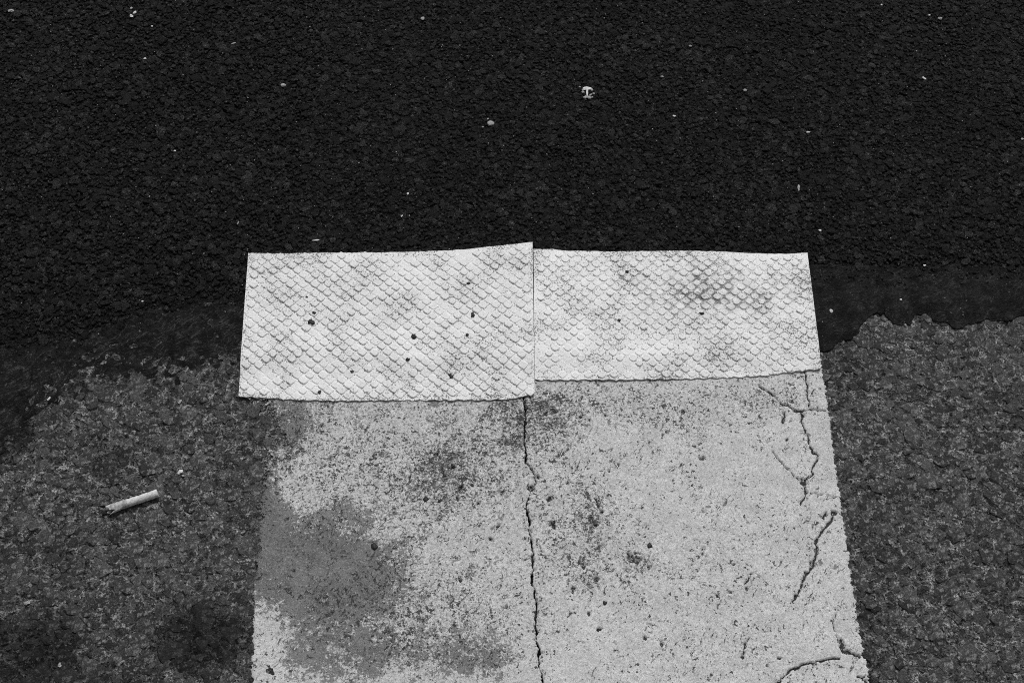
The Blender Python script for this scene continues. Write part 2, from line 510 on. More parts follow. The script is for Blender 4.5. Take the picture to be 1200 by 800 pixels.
def crumble_field(x, y):
    r = np.zeros(x.shape)
    n = fbm(x * 420, y * 420, 93, 3)
    for (cx, cy, a, b) in CRUM:
        sel = (np.abs(x - cx) < a * 2.2) & (np.abs(y - cy) < b * 2.2)
        if not sel.any(): continue
        d = np.hypot((x[sel] - cx) / a, (y[sel] - cy) / b)
        r[sel] = np.maximum(r[sel], np.clip(1.45 - d + (n[sel] - 0.5) * 2.4, 0, 1) * 0.72)
    return r


STAINS = [(240, 745, 55, 36, 1.2), (215, 775, 30, 20, 0.5), (45, 745, 60, 45, 0.85), (10, 800, 60, 40, 0.6), (125, 540, 26, 20, 0.5), (70, 640, 40, 30, 0.25),
          (100, 805, 70, 22, 0.5), (25, 630, 30, 25, 0.35), (10, 505, 45, 28, 0.8), (985, 430, 26, 22, 0.25), (1185, 470, 40, 30, 0.3), (1010, 720, 25, 90, 0.25), (1190, 650, 35, 60, 0.25)]


def stain_field(x, y):
    s = blobs(x, y, STAINS)
    n = fbm(x * 70, y * 70, 5, 4)
    s = np.clip(s * 1.25 + (n - 0.5) * 1.5 * np.clip(s * 2, 0, 1), 0, 1)
    d = (seal_low_y(x) - y)             # a little tar rubbed onto the old road next to the seal
    rub = np.clip(1 - d / 0.03, 0, 1) * (x < -0.2)
    return np.clip(s + 0.5 * rub * n, 0, 1)


# ------------------------------------------------------------------ ground sheets
def axis(lo, hi, step, far):
    core = np.arange(lo, hi + step / 2, step)
    e = step * np.cumsum(1.6 ** np.arange(1, 40)); e = e[e < far]
    e = np.append(e, far)
    return np.concatenate([(lo - e)[::-1], core, hi + e])


# deep roadbed under everything
gx = np.linspace(-60, 60, 25)
X, Y = np.meshgrid(gx, gx)
ground = obj('ground', mesh_np('ground', np.stack([X, Y, np.full_like(X, -0.03)], -1).reshape(-1, 3), grid_faces(25, 25), True, M_GROUND), kind='structure')

# old asphalt
xs = axis(-0.72, 0.72, 0.0019, 30.0)
ys = axis(-0.44, 0.13, 0.0019, 30.0)
ys = ys[(ys < 0.16)]
X, Y = np.meshgrid(xs, ys)


def old_height(X, Y):
    z = (fbm(X * 170, Y * 170, 1, 3) - 0.5) * 0.0030 + (fbm(X * 12, Y * 12, 9, 2) - 0.5) * 0.0016
    return z


Z = old_height(X, Y)
core = (np.abs(X) < 0.8) & (Y > -0.6)
d = np.full(X.shape, 1e9)
near = np.abs(X - np.interp(Y, MAINW[::-1, 1], MAINW[::-1, 0])) < 0.012
d[near] = seg_dist(X[near], Y[near], MAINW)
Z -= 0.007 * np.clip(1.3 - d / 0.0035, 0, 1)
Z -= 0.005 * crack_field(X, Y, 0.0016)
Z = np.where(core, Z, Z * 0.3)
V = np.stack([X, Y, Z], -1).reshape(-1, 3)
me = mesh_np('old_asphalt', V, grid_faces(*X.shape), True, M_OLD)
attr(me, 'stain', np.where(core, stain_field(X, Y), 0))
old_asphalt = obj('old_asphalt', me, kind='structure', label='worn grey old asphalt around the painted marking, below the dark fresh asphalt')

# new asphalt bed: from under the seal to far beyond
NU = len(xs[::3])
xn = xs[::3]
t = np.concatenate([np.linspace(0, 1, 170), 1 + np.cumsum(0.03 * 1.5 ** np.arange(18))])
E = seal_top_y(xn) - 0.012
Xn = np.repeat(xn[None], len(t), 0)
Yn = E[None] + t[:, None] * 0.56
Zn = -0.0005 + 0.0030 * np.clip((Yn - E[None]) / 0.03, 0, 1) + (fbm(Xn * 150, Yn * 150, 21, 2) - 0.5) * 0.0018
new_asphalt = obj('new_asphalt', mesh_np('new_asphalt', np.stack([Xn, Yn, Zn], -1).reshape(-1, 3), grid_faces(*Xn.shape), True, M_NEW),
                  kind='structure', label='fresh black asphalt with coarse coated stones above the white tape')

# bitumen seal along the joint
par = np.concatenate([[0], np.cumsum(np.hypot(*np.diff(sl, axis=0).T))])
s0, s1 = np.interp([-0.85, 0.85], sl[:, 0], par)
tt = np.concatenate([np.arange(0, s0, 0.02), np.arange(s0, s1, 0.0011), np.arange(s1, par[-1], 0.02)])
lx = np.interp(tt, par, sl[:, 0]); ly = np.interp(tt, par, sl[:, 1])
lx += (fbm(tt * 160, tt * 0, 31, 3) - 0.5) * 0.004
ly += (fbm(tt * 160, tt * 0 + 5, 32, 4) - 0.5) * 0.0075
ty = seal_top_y(lx) + 0.006
q = np.concatenate([[0, 0.0, 0.012, 0.03, 0.06], np.linspace(0.1, 1, 34)])
Xb = np.repeat(lx[None], len(q), 0)
kx = np.interp(lx, lx, lx)
Yb = ly[None] + q[:, None] * (ty - ly)[None]
dlow = Yb - ly[None]
Zb = 0.0012 + 0.0018 * np.clip(dlow / 0.012, 0, 1) + (fbm(Xb * 120, Yb * 120, 41, 3) - 0.5) * 0.0022
lf = np.clip((-0.18 - Xb) / 0.06, 0, 1)     # on the left it is only rubbed into the road: bumps stand through
Zb = Zb * (1 - lf) + lf * (-0.0005 + 0.0016 * np.clip(dlow / 0.05, 0, 1) + (fbm(Xb * 190, Yb * 190, 43, 3) - 0.5) * 0.0022)
Zb[1] = np.where(lf[1] > 0, Zb[1], 0.0012); Zb[0] = -0.0025
me = mesh_np('bitumen_seal', np.stack([Xb, Yb, Zb], -1).reshape(-1, 3), grid_faces(*Xb.shape), True, M_BIT)
attr(me, 'streak', np.where(Xb < 0, 0.75, 0.40))
seal = obj('bitumen_seal', me, kind='structure', label='smooth dark bitumen seal along the joint between old and fresh asphalt')


# ------------------------------------------------------------------ stones
def ico(sub):
    p = (1 + 5 ** 0.5) / 2
    v = [(-1, p, 0), (1, p, 0), (-1, -p, 0), (1, -p, 0), (0, -1, p), (0, 1, p), (0, -1, -p), (0, 1, -p), (p, 0, -1), (p, 0, 1), (-p, 0, -1), (-p, 0, 1)]
    f = [(0, 11, 5), (0, 5, 1), (0, 1, 7), (0, 7, 10), (0, 10, 11), (1, 5, 9), (5, 11, 4), (11, 10, 2), (10, 7, 6), (7, 1, 8),
         (3, 9, 4), (3, 4, 2), (3, 2, 6), (3, 6, 8), (3, 8, 9), (4, 9, 5), (2, 4, 11), (6, 2, 10), (8, 6, 7), (9, 8, 1)]
    v = [Vector(a).normalized() for a in v]
    for _ in range(sub):
        mid = {}; nf = []
        def m(a, b):
            k = (min(a, b), max(a, b))
            if k not in mid: v.append(((v[a] + v[b]) / 2).normalized()); mid[k] = len(v) - 1
            return mid[k]
        for a, b, c in f:
            x, y, z = m(a, b), m(b, c), m(c, a)
            nf += [(a, x, z), (b, y, x), (c, z, y), (x, y, z)]
        f = nf
    return np.array([tuple(a) for a in v]), np.array(f)


OCT = (np.array([(1, 0, 0), (-1, 0, 0), (0, 1, 0), (0, -1, 0), (0, 0, 1), (0, 0, -1)], float),
       np.array([(0, 2, 4), (2, 1, 4), (1, 3, 4), (3, 0, 4), (2, 0, 5), (1, 2, 5), (3, 1, 5), (0, 3, 5)]))
ICO0, ICO1 = ico(0), ico(1)


def stone_cloud(base, x, y, z, r, flat, top, rough=0.22, tilt=0.12, keep=0.12):
    """joined irregular stones; flat = height to width, top = height at which rollers and tyres flattened them"""
    bv, bf = base
    N = len(x); nv = len(bv)
    q = rng.normal(size=(N, 4)); q /= np.linalg.norm(q, axis=1)[:, None]
    w, a, b, c = q.T
    R = np.stack([1 - 2 * (b * b + c * c), 2 * (a * b - c * w), 2 * (a * c + b * w), 2 * (a * b + c * w), 1 - 2 * (a * a + c * c), 2 * (b * c - a * w),
                  2 * (a * c - b * w), 2 * (b * c + a * w), 1 - 2 * (a * a + b * b)], -1).reshape(N, 3, 3)
    v = bv[None] * (1 + rough * rng.normal(size=(N, nv, 1)).clip(-1.6, 1.6))
    v = v * rng.uniform(0.75, 1.25, size=(N, 1, 3))
    v = np.einsum('nij,nkj->nki', R, v)
    v[..., 2] *= flat[:, None]
    v = v * r[:, None, None]
    tl = rng.normal(size=(N, 2)) * tilt
    lim = top[:, None] + v[..., 0] * tl[:, :1] + v[..., 1] * tl[:, 1:]
    zz = v[..., 2] + z[:, None]
    over = zz > lim
    zz = np.where(over, lim + (zz - lim) * keep, zz)
    V = np.stack([v[..., 0] + x[:, None], v[..., 1] + y[:, None], zz], -1).reshape(-1, 3)
    F = (bf[None] + (np.arange(N) * nv)[:, None, None]).reshape(-1, 3)
    return V, F


def scatter(x0, x1, y0, y1, step, jit=0.5):
    gx, gy = np.meshgrid(np.arange(x0, x1, step), np.arange(y0, y1, step * 0.87))
    gx = gx + (np.arange(gx.shape[0]) % 2)[:, None] * step / 2
    gx = gx + rng.uniform(-jit, jit, gx.shape) * step
    gy = gy + rng.uniform(-jit, jit, gx.shape) * step
    return gx.ravel(), gy.ravel()


def in_view(x, y, m):
    px, py = to_px(x, y)
    return (px > -m) & (px < 1200 + m) & (py > -m) & (py < 800 + m)


def rep(a, base): return np.repeat(a, len(base[0]))


def singles(parent, base, x, y, z, r, flat, top, mat, tone, stain=None, keep=0.12):
    """each of the largest stones as an object of its own"""
    for i in range(len(x)):
        s = slice(i, i + 1)
        V, F = stone_cloud(base, np.zeros(1), np.zeros(1), z[s], r[s], flat[s], top[s], 0.2, 0.15, keep)
        me = mesh_np('stone', V, F, False, mat)
        attr(me, 'tone', np.full(len(V), tone[i]))
        attr(me, 'stain', np.full(len(V), 0 if stain is None else stain[i]))
        o = obj('stone', me, parent)
        o.location = (x[i], y[i], 0)


# fresh asphalt: coarse stones, then chippings in the gaps
x, y = scatter(-0.80, 0.80, -0.02, 0.56, 0.0046, 0.5)
e = seal_top_y(x)
wl_ = np.where(x < -0.2, 0.050, 0.034)
dens = np.clip((y - e + 0.4 * wl_ + (fbm(x * 60, y * 60, 61, 2) - 0.5) * 0.03) / wl_, 0, 1)
k = (rng.uniform(size=len(x)) < dens) & in_view(x, y, 110)
x, y = x[k], y[k]; e = e[k]
r = np.clip(rng.lognormal(math.log(0.0022), 0.34, len(x)), 0.0011, 0.0050)
lift = np.where(x > -0.2, 0.0026, 0.0030 * np.clip((y - e + 0.01) / 0.03, 0, 1))
z = lift + 0.0004 - r * 0.1 + rng.normal(size=len(x)) * 0.0004
top = lift + 0.0012 + rng.normal(size=len(x)) * 0.0004
flat = rng.uniform(0.55, 0.95, len(x))
tone = rng.uniform(size=len(x)) ** 2.0
order = np.argsort(-np.where(in_view(x, y, -8), r * (1.25 - y), 0))
big, mid, sml = order[:300], order[300:3800], order[3800:]
singles(new_asphalt, ICO1, x[big], y[big], z[big], r[big], flat[big], top[big], M_NEWS, tone[big], None, 0.42)
for nm, sel, base in (('coarse_aggregate', mid, ICO1), ('aggregate', sml, ICO0)):
    V, F = stone_cloud(base, x[sel], y[sel], z[sel], r[sel], flat[sel], top[sel], 0.2, 0.25, 0.6)
    me = mesh_np(nm, V, F, False, M_NEWS)
    attr(me, 'tone', rep(tone[sel], base))
    obj(nm, me, new_asphalt, kind='stuff')
x, y = scatter(-0.80, 0.80, -0.02, 0.56, 0.0044, 0.6)
e = seal_top_y(x)
dens = np.clip((y - e + 0.020) / 0.034, 0, 1)
k = (rng.uniform(size=len(x)) < dens) & in_view(x, y, 80)
x, y = x[k], y[k]; e = e[k]
r = rng.uniform(0.0010, 0.0021, len(x))
lift = np.where(x > -0.2, 0.0028, 0.0030 * np.clip((y - e + 0.01) / 0.03, 0, 1))
z = lift + 0.0004 + rng.normal(size=len(x)) * 0.0003
V, F = stone_cloud(OCT, x, y, z, r, np.full(len(x), 0.8), lift + 0.0014 + rng.normal(size=len(x)) * 0.0003)
me = mesh_np('chippings', V, F, False, M_NEWS)
attr(me, 'tone', rep(rng.uniform(size=len(x)) ** 1.5, OCT))
obj('chippings', me, new_asphalt, kind='stuff')

# old asphalt: flat worn stones sitting in the binder
PL = [(286, 440), (292, 480), (296, 520), (297, 700), (296, 800), (296, 950), (296, 1100)]
PR = [(962, 425), (966, 455), (970, 482), (975, 520), (981, 560), (986, 600), (992, 640), (999, 690), (1006, 735), (1013, 770), (1018, 800), (1036, 920), (1062, 1100)]
plw = np.array([P(a, b) for a, b in PL]); prw = np.array([P(a, b) for a, b in PR])
x, y = scatter(-0.74, 0.74, -0.44, 0.11, 0.0088, 0.48)
xl = np.interp(y, plw[::-1, 1], plw[::-1, 0]); xr = np.interp(y, prw[::-1, 1], prw[::-1, 0])
k = (y < seal_low_y(x) + 0.006) & ((x < xl + 0.035) | (x > xr - 0.004)) & in_view(x, y, 130)
x, y = x[k], y[k]
r = np.clip(rng.lognormal(math.log(0.0047), 0.34, len(x)), 0.0020, 0.0095)
h0 = old_height(x, y)
flat = rng.uniform(0.5, 0.8, len(x))
top = (fbm(x * 12, y * 12, 9, 2) - 0.5) * 0.0016 + 0.00016 + np.clip((r - 0.0042) / 0.002, 0, 1) * 0.00045 + rng.normal(size=len(x)) * 0.00035
z = top - r * 0.35
tone = rng.uniform(size=len(x))
stn = stain_field(x, y)
order = np.argsort(-np.where(in_view(x, y, -8) & ((x < xl[k] - 0.002) | (x > xr[k])), r * (0.9 - y), 0))
big, rest = order[:300], order[300:]
singles(old_asphalt, ICO1, x[big], y[big], z[big], r[big], flat[big], top[big], M_OLDS, tone[big], stn[big])
V, F = stone_cloud(ICO1, x[rest], y[rest], z[rest], r[rest], flat[rest], top[rest], 0.2, 0.08)
me = mesh_np('aggregate', V, F, False, M_OLDS)
attr(me, 'tone', rep(tone[rest], ICO1)); attr(me, 'stain', rep(stn[rest], ICO1))
obj('aggregate', me, old_asphalt, kind='stuff')

# ------------------------------------------------------------------ painted marking: two worn stripes with a crack between
WEAR = [(365, 668, 78, 58, 1.35), (420, 690, 50, 40, 0.6), (312, 620, 30, 66, 1.0), (335, 500, 52, 44, 0.85), (385, 610, 30, 25, 0.35), (440, 665, 25, 35, 0.35),
        (470, 770, 90, 28, 0.65), (560, 768, 40, 22, 0.55), (380, 760, 60, 40, 0.55), (530, 555, 40, 35, 0.30), (595, 518, 26, 12, 0.40), (700, 520, 1, 1, 0),
        (352, 575, 26, 32, -0.55), (390, 520, 40, 40, -0.25), (310, 770, 22, 45, -0.55), (460, 480, 200, 25, 0.15), (640, 500, 16, 24, 0.35), (745, 658, 16, 14, 0.28), (300, 560, 18, 90, 0.5)]
DIRT = [(460, 560, 200, 90, 0.25), (520, 555, 45, 40, 0.30), (600, 490, 40, 45, 0.30), (655, 490, 40, 35, 0.30), (690, 605, 28, 32, 0.42), (685, 665, 30, 34, 0.30), (745, 660, 24, 22, 0.32),
        (760, 470, 160, 26, 0.22), (480, 720, 120, 60, 0.30), (640, 640, 20, 100, 0.12), (900, 470, 45, 20, 0.2), (815, 510, 40, 22, 0.15), (860, 640, 60, 30, 0.12), (880, 760, 40, 40, 0.12), (800, 690, 60, 40, 0.1), (350, 500, 60, 60, 0.15)]
GONE = [(286, 500, 30, 44, 0.90), (284, 590, 21, 90, 0.95), (286, 660, 16, 40, 0.8), (325, 505, 34, 40, 0.34), (600, 520, 14, 8, 0.1), (308, 560, 14, 60, 0.25)]


def stripe(xa, xb, ya, yb, ragged_left, ragged_right, wear0, step=0.00084):
    yv = np.concatenate([np.linspace(-1.7, ya - 0.004, 60), np.arange(ya, yb, step)])
    A = xa(yv); B = xb(yv)
    nc = int((B - A).max() / step)
    u = np.linspace(0, 1, nc)
    X = A[:, None] + u[None] * (B - A)[:, None]
    Y = np.repeat(yv[:, None], nc, 1)
    def rag(seed, amp, f1):
        return (fbm(yv * f1, yv * 0 + seed, seed, 4) - 0.5) * amp * 0.55 + (vnoise(yv * 900, yv * 0, seed + 2) - 0.5) * amp * 0.45
    wl = np.clip(1 - (X - A[:, None]) / 0.008, 0, 1); wr = np.clip(1 - (B[:, None] - X) / 0.008, 0, 1)
    X = X + wl * rag(51, ragged_left, 230)[:, None] + wr * rag(57, ragged_right, 230)[:, None]
    cr = np.maximum(crack_field(X, Y), crumble_field(X, Y))
    Z = 0.0019 + (fbm(X * 110, Y * 110, 71, 3) - 0.5) * 0.0011 + (fbm(X * 12, Y * 12, 9, 2) - 0.5) * 0.0016
    Z = Z - 0.0022 * np.clip((cr - 0.35) * 3, 0, 1)
    Z -= 0.0006 * (np.clip(1 - (X - X[:, :1]) / 0.0022, 0, 1) + np.clip(1 - (X[:, -1:] - X) / 0.0022, 0, 1)) ** 2
    # skirt down to the road on both sides
    X = np.concatenate([X[:, :1], X, X[:, -1:]], 1); Y = np.concatenate([Y[:, :1], Y, Y[:, -1:]], 1)
    Z = np.concatenate([Z[:, :1] * 0 - 0.003, Z, Z[:, -1:] * 0 - 0.003], 1)
    cr = np.concatenate([cr[:, :1] * 0 + 0.2, cr, cr[:, -1:] * 0 + 0.2], 1)
    me = mesh_np('painted_stripe', np.stack([X, Y, Z], -1).reshape(-1, 3), grid_faces(*X.shape), True, M_PAINT)
    attr(me, 'wear', np.clip(blobs(X, Y, WEAR) + wear0, -0.6, 1.3))
    attr(me, 'dirt', np.clip(blobs(X, Y, DIRT) + 0.05, 0, 1))
    attr(me, 'gone', blobs(X, Y, GONE))
    attr(me, 'crack', cr)
    return me


def line_at(w): return lambda y: np.interp(y, w[::-1, 1], w[::-1, 0])


y_lo = float(P(600, 940)[1])
gap = lambda y: 0.0001 + 0.0013 * fbm(y * 220, y * 0, 88, 3)
obj('painted_stripe', stripe(line_at(plw), lambda y: line_at(MAINW)(y) - gap(y), y_lo, float(P(600, 440)[1]), 0.005, 0.0030, 0.14), kind='structure',
    label='left half of the white road marking, worn grey and patchy along its outer side')
obj('painted_stripe', stripe(lambda y: line_at(MAINW)(y) + gap(y + 3), line_at(prw), y_lo, float(P(600, 415)[1]), 0.0030, 0.0055, -0.05), kind='structure',
    label='right half of the white road marking, brighter, with branching cracks along its right edge')


# ------------------------------------------------------------------ marking tape, two embossed strips laid side by side
def tape_z(y, x):
    """the tape lies on the fresh asphalt at the top and steps down to the old paint at the bottom"""
    e = seal_low_y(x)
    f = np.clip((y - e + 0.022) / 0.030, 0, 1)
    return 0.0034 + 0.0030 * f * f * (3 - 2 * f)


def make_tape(label, top, bot, lift_fn, lat_rot, cell, stud_w, stud_h, shear, seed):
    root = obj('marking_tape', None, label=label, category='road tape', group='strips of embossed marking tape')
    zt = 0.006
    tw = np.array([P(a, b, zt) for a, b in top]); bwp = np.array([P(a, b, 0.005) for a, b in bot])
    def curve(p, u):
        s = np.concatenate([[0], np.cumsum(np.hypot(*np.diff(p, axis=0).T))]); s /= s[-1]
        return np.interp(u, s, p[:, 0]), np.interp(u, s, p[:, 1])
    nu, nv = 220, 80
    u = np.linspace(0, 1, nu); v = np.linspace(0, 1, nv)
    tx, ty_ = curve(tw, u); bx, by = curve(bwp, u)
    by = by + (np.abs(((u * 23 * 1.0 + seed) % 1) - 0.5) - 0.25) * 0.0022 + (fbm(u * 120, u * 0, seed, 2) - 0.5) * 0.0012
    ty_ = ty_ + (fbm(u * 60, u * 0, seed + 4, 3) - 0.5) * 0.0010
    X = bx[None] + v[:, None] * (tx - bx)[None]; Y = by[None] + v[:, None] * (ty_ - by)[None]
    Z = tape_z(Y, X) + lift_fn(u[None] + 0 * v[:, None], v[:, None] + 0 * u[None]) + (fbm(X * 35, Y * 35, seed + 9, 2) - 0.5) * 0.0012
    # top sheet, folded down at the rim to give it thickness
    th = 0.0014
    top_v = np.stack([X, Y, Z], -1)
    V = top_v.reshape(-1, 3); F = grid_faces(nv, nu)
    idx = np.arange(nv * nu).reshape(nv, nu)
    rim = np.concatenate([idx[0, :], idx[1:, -1], idx[-1, -2::-1], idx[-2:0:-1, 0]])
    low = V[rim] - np.array([0, 0, th])
    n0 = len(V); m = len(rim)
    a = np.arange(m); b = (a + 1) % m
    sk = np.stack([rim[a], n0 + a, n0 + b, rim[b]], -1)
    me = mesh_np('backing', np.concatenate([V, low]), np.concatenate([F, sk]), False, M_TAPE)
    obj('backing', me, root)
    # raised diamonds
    seg = 12
    ang = np.arange(seg) * 2 * math.pi / seg
    p = 1.28 if shear else 1.42
    rad = (np.abs(np.cos(ang)) ** p + np.abs(np.sin(ang)) ** p) ** (-1 / p)
    cxs, cys = rad * np.cos(ang), rad * np.sin(ang)
    def stud_mesh(k):
        r = random.Random(seed * 100 + k)
        V = []
        for s, h in ((1.02, -0.5), (1.0, 0.75), (0.86, 1.0)):
            for i in range(seg):
                j = 1 + r.uniform(-0.05, 0.05)
                V.append((cxs[i] * s * j * stud_w / 2 + shear * cys[i] * s * stud_w / 2, cys[i] * s * j * stud_w / 2 * 0.92, h * stud_h))
        V.append((r.uniform(-.1, .1) * stud_w, r.uniform(-.1, .1) * stud_w, stud_h * r.uniform(0.95, 1.05)))
        F = []
        for q in range(2):
            for i in range(seg):
                j = (i + 1) % seg
                F += [(q * seg + i, q * seg + j, (q + 1) * seg + j), (q * seg + i, (q + 1) * seg + j, (q + 1) * seg + i)]
        for i in range(seg): F.append((2 * seg + i, 2 * seg + (i + 1) % seg, 3 * seg))
        return np.array(V), np.array(F)
    proto = [stud_mesh(k) for k in range(9)]
    pme = [mesh_np('stud', a, b, False, M_STUD) for a, b in proto]
    cx0, cy0 = X.mean(), Y.mean()
    cr, sr = math.cos(lat_rot), math.sin(lat_rot)
    places = []
    r = random.Random(seed)
    for i in range(-40, 41):
        for j in range(-60, 61):
            lx = (i + (0.5 if j % 2 else 0)) * cell; ly = j * cell * 0.465
            x = cx0 + lx * cr - ly * sr; y = cy0 + lx * sr + ly * cr
            x += r.gauss(0, 0.00022); y += r.gauss(0, 0.00022)
            # where on the tape?  v from the lower edge, u along
            uu = np.interp(x, bx, u); xb_, yb_ = np.interp(uu, u, bx), np.interp(uu, u, by); yt_ = np.interp(uu, u, ty_)
            vv = (y - yb_) / (yt_ - yb_)
            uu = np.interp(x, bx + vv * (tx - bx), u)
            if x - np.interp(vv, [0, 1], [bx[0], tx[0]]) < cell * 0.34 or np.interp(vv, [0, 1], [bx[-1], tx[-1]]) - x < cell * 0.34: continue
            if y - yb_ < cell * 0.22 or yt_ - y < cell * 0.30: continue
            iu = min(nu - 1, max(0, int(uu * (nu - 1)))); iv = min(nv - 1, max(0, int(vv * (nv - 1))))
            iu2, iv2 = min(nu - 1, iu + 3), min(nv - 1, iv + 3)
            gxs = (Z[iv, iu2] - Z[iv, iu]) / max(1e-5, X[iv, iu2] - X[iv, iu]); gys = (Z[iv2, iu] - Z[iv, iu]) / max(1e-5, Y[iv2, iu] - Y[iv, iu])
            places.append((x, y, float(Z[iv, iu]) - 0.0001, gxs, gys, r.randrange(9), r.uniform(0.88, 1.08), min(1.35, max(0.12, r.gauss(0.80, 0.30)))))
    places.sort(key=lambda q: q[1])
    for (x, y, z, gxs, gys, k, s, hs) in places[:300]:
        o = obj('stud', pme[k], root)
        o.location = (x, y, z); o.scale = (s, s, hs)
        o.rotation_euler = (math.atan(max(-.3, min(.3, gys))), -math.atan(max(-.3, min(.3, gxs))), lat_rot)
    Vs, Fs, n = [], [], 0
    for (x, y, z, gxs, gys, k, s, hs) in places[300:]:
        a, b = proto[k]
        ax_, ay_ = a[:, 0] * s * cr - a[:, 1] * s * sr, a[:, 0] * s * sr + a[:, 1] * s * cr
        Vs.append(np.stack([x + ax_, y + ay_, z + a[:, 2] * hs + ax_ * gxs + ay_ * gys], -1)); Fs.append(b + n); n += len(a)
    me = mesh_np('far_studs', np.concatenate(Vs), np.concatenate(Fs), False, M_STUD)
    obj('far_studs', me, root, kind='stuff')
    return root


make_tape('longer embossed white marking tape on the left, its right end reaching lower and higher',
          [(291, 297), (340, 297), (400, 296.5), (460, 295.5), (515, 294), (550, 292), (580, 289), (605, 286.5), (624, 284.5)],
          [(279, 463), (310, 464.5), (345, 467), (400, 468), (450, 467.5), (520, 467.5), (580, 467), (600, 466), (614, 463.5), (626.5, 459)],
          lambda u, v: 0.0012 * np.clip((u - 0.8) / 0.2, 0, 1) ** 2, math.radians(1.2), 0.01155, 0.0088, 0.0012, -0.17, 3)
make_tape('shorter embossed white marking tape on the right, with a grey smudge near its middle',
          [(625.2, 292), (650, 292.5), (665, 294), (720, 295), (790, 294), (850, 295), (880, 297), (920, 298), (946, 297)],
          [(626.6, 443.5), (680, 443.5), (740, 443.5), (800, 442.5), (850, 441), (895, 439), (915, 436), (940, 433), (962.5, 431.5)],
          lambda u, v: 0.0008 * np.clip((u - 0.85) / 0.15, 0, 1) ** 2, math.radians(0.4), 0.01165, 0.0077, 0.0010, 0.0, 8)


# ------------------------------------------------------------------ litter
def lump(r, flat=0.5, seed=0, base=ICO1, stretch=(1, 1), rough=0.18, smooth=False, mat=None, name='lump'):
    g = np.random.default_rng(seed)
    bv, bf = base
    v = bv * (1 + rough * g.normal(size=(len(bv), 1)).clip(-1.5, 1.5)) * r
    v = v * np.array([stretch[0], stretch[1], flat])
    v[:, 2] = np.maximum(v[:, 2], -r * flat * 0.4)
    v[:, 2] -= v[:, 2].min()
    return mesh_np(name, v, bf, smooth, mat)


Z_TAPE = 0.0078
def drop(px, py, z, rpx, label, seed, flat=0.35, stretch=(1, 1)):
    o = obj('tar_drop', lump(rpx * 0.00078, flat, seed, ICO1, stretch, 0.24, True, M_TAR, 'tar_drop'), label=label, category='tar drop', group='black tar drops')
    o.location = Pv(px, py, z)
    return o


def on_tape(px, py):
    x, y = P(px, py, Z_TAPE)
    return float(tape_z(y, x)) + 0.0006


for i, (px, py, rr, lab, st) in enumerate([
        (368.5, 367, 2.8, 'upper of the two tar drops close together on the left tape', (1.1, 0.9)),
        (365, 378, 3.4, 'lower and larger of the two tar drops close together on the left tape', (1.15, 1)),
        (485, 394.5, 3.0, 'round tar drop alone at the middle of the left tape', (1, 1)),
        (528.5, 440, 3.0, 'tar drop near the lower edge of the left tape, right of centre', (0.9, 1.2)),
        (554, 369, 2.6, 'small slanted tar drop on the right part of the left tape', (0.8, 1.3)),
        (548.5, 332, 2.0, 'tar drop high on the right part of the left tape', (1.3, 0.8)),
        (547.5, 392.5, 1.9, 'tiny round tar drop below the slanted one on the left tape', (1, 1)),
        (478, 421, 2.1, 'tiny tar drop between the middle and lower drops of the left tape', (1, 1)),
        (374.5, 459.5, 2.1, 'tiny round tar drop at the bottom edge of the left tape', (1, 1)),
        (412.5, 435.5, 1.8, 'tiny tar drop above the bottom edge of the left tape, left of its middle', (1.2, 1)),
        (359.5, 348, 1.6, 'tiniest tar drop above the close pair on the left tape', (1, 1)),
        (735, 318, 1.6, 'tiny tar drop on the upper part of the right tape', (1.2, 1)),
        (726, 375, 1.6, 'tiny tar drop at the left middle of the right tape', (1, 1)),
        (822, 367, 1.9, 'tar drop under the grey smudge on the right tape', (1.4, 0.9))]):
    drop(px, py, on_tape(px, py), rr, lab, 200 + i, 0.4, st)
for i, (px, py, rr, lab) in enumerate([
        (439, 640, 3.9, 'round black tar drop on the edge of the grey worn paint'),
        (499, 585, 3.0, 'dark tar drop on the left stripe below the tape, left of a smaller one'),
        (515, 587, 2.3, 'smaller tar drop just right of the dark one on the left stripe'),
        (553, 568, 2.0, 'small tar drop on the left stripe nearest the long crack'),
        (474, 490, 2.0, 'small tar drop on the left stripe just under the tape'),
        (709, 706, 2.0, 'small tar drop low on the right stripe'),
        (761, 639, 3.0, 'tar drop on the right stripe above the dirty patch')]):
    drop(px, py, 0.0014, rr, lab, 300 + i, 0.4)


def chip(px, py, z, r1, r2, rot, label, mat, seed, cat='chip', name='pale_chip', flat=0.45):
    o = obj(name, lump(0.00078, flat * r2, seed, ICO1, (r1, r2), 0.2, False, mat, name), label=label, category=cat)
    if name == 'pale_chip': o['group'] = 'pale chips scattered on the asphalt'
    o.location = Pv(px, py, z); o.rotation_euler = (0, 0, math.radians(rot))
    return o


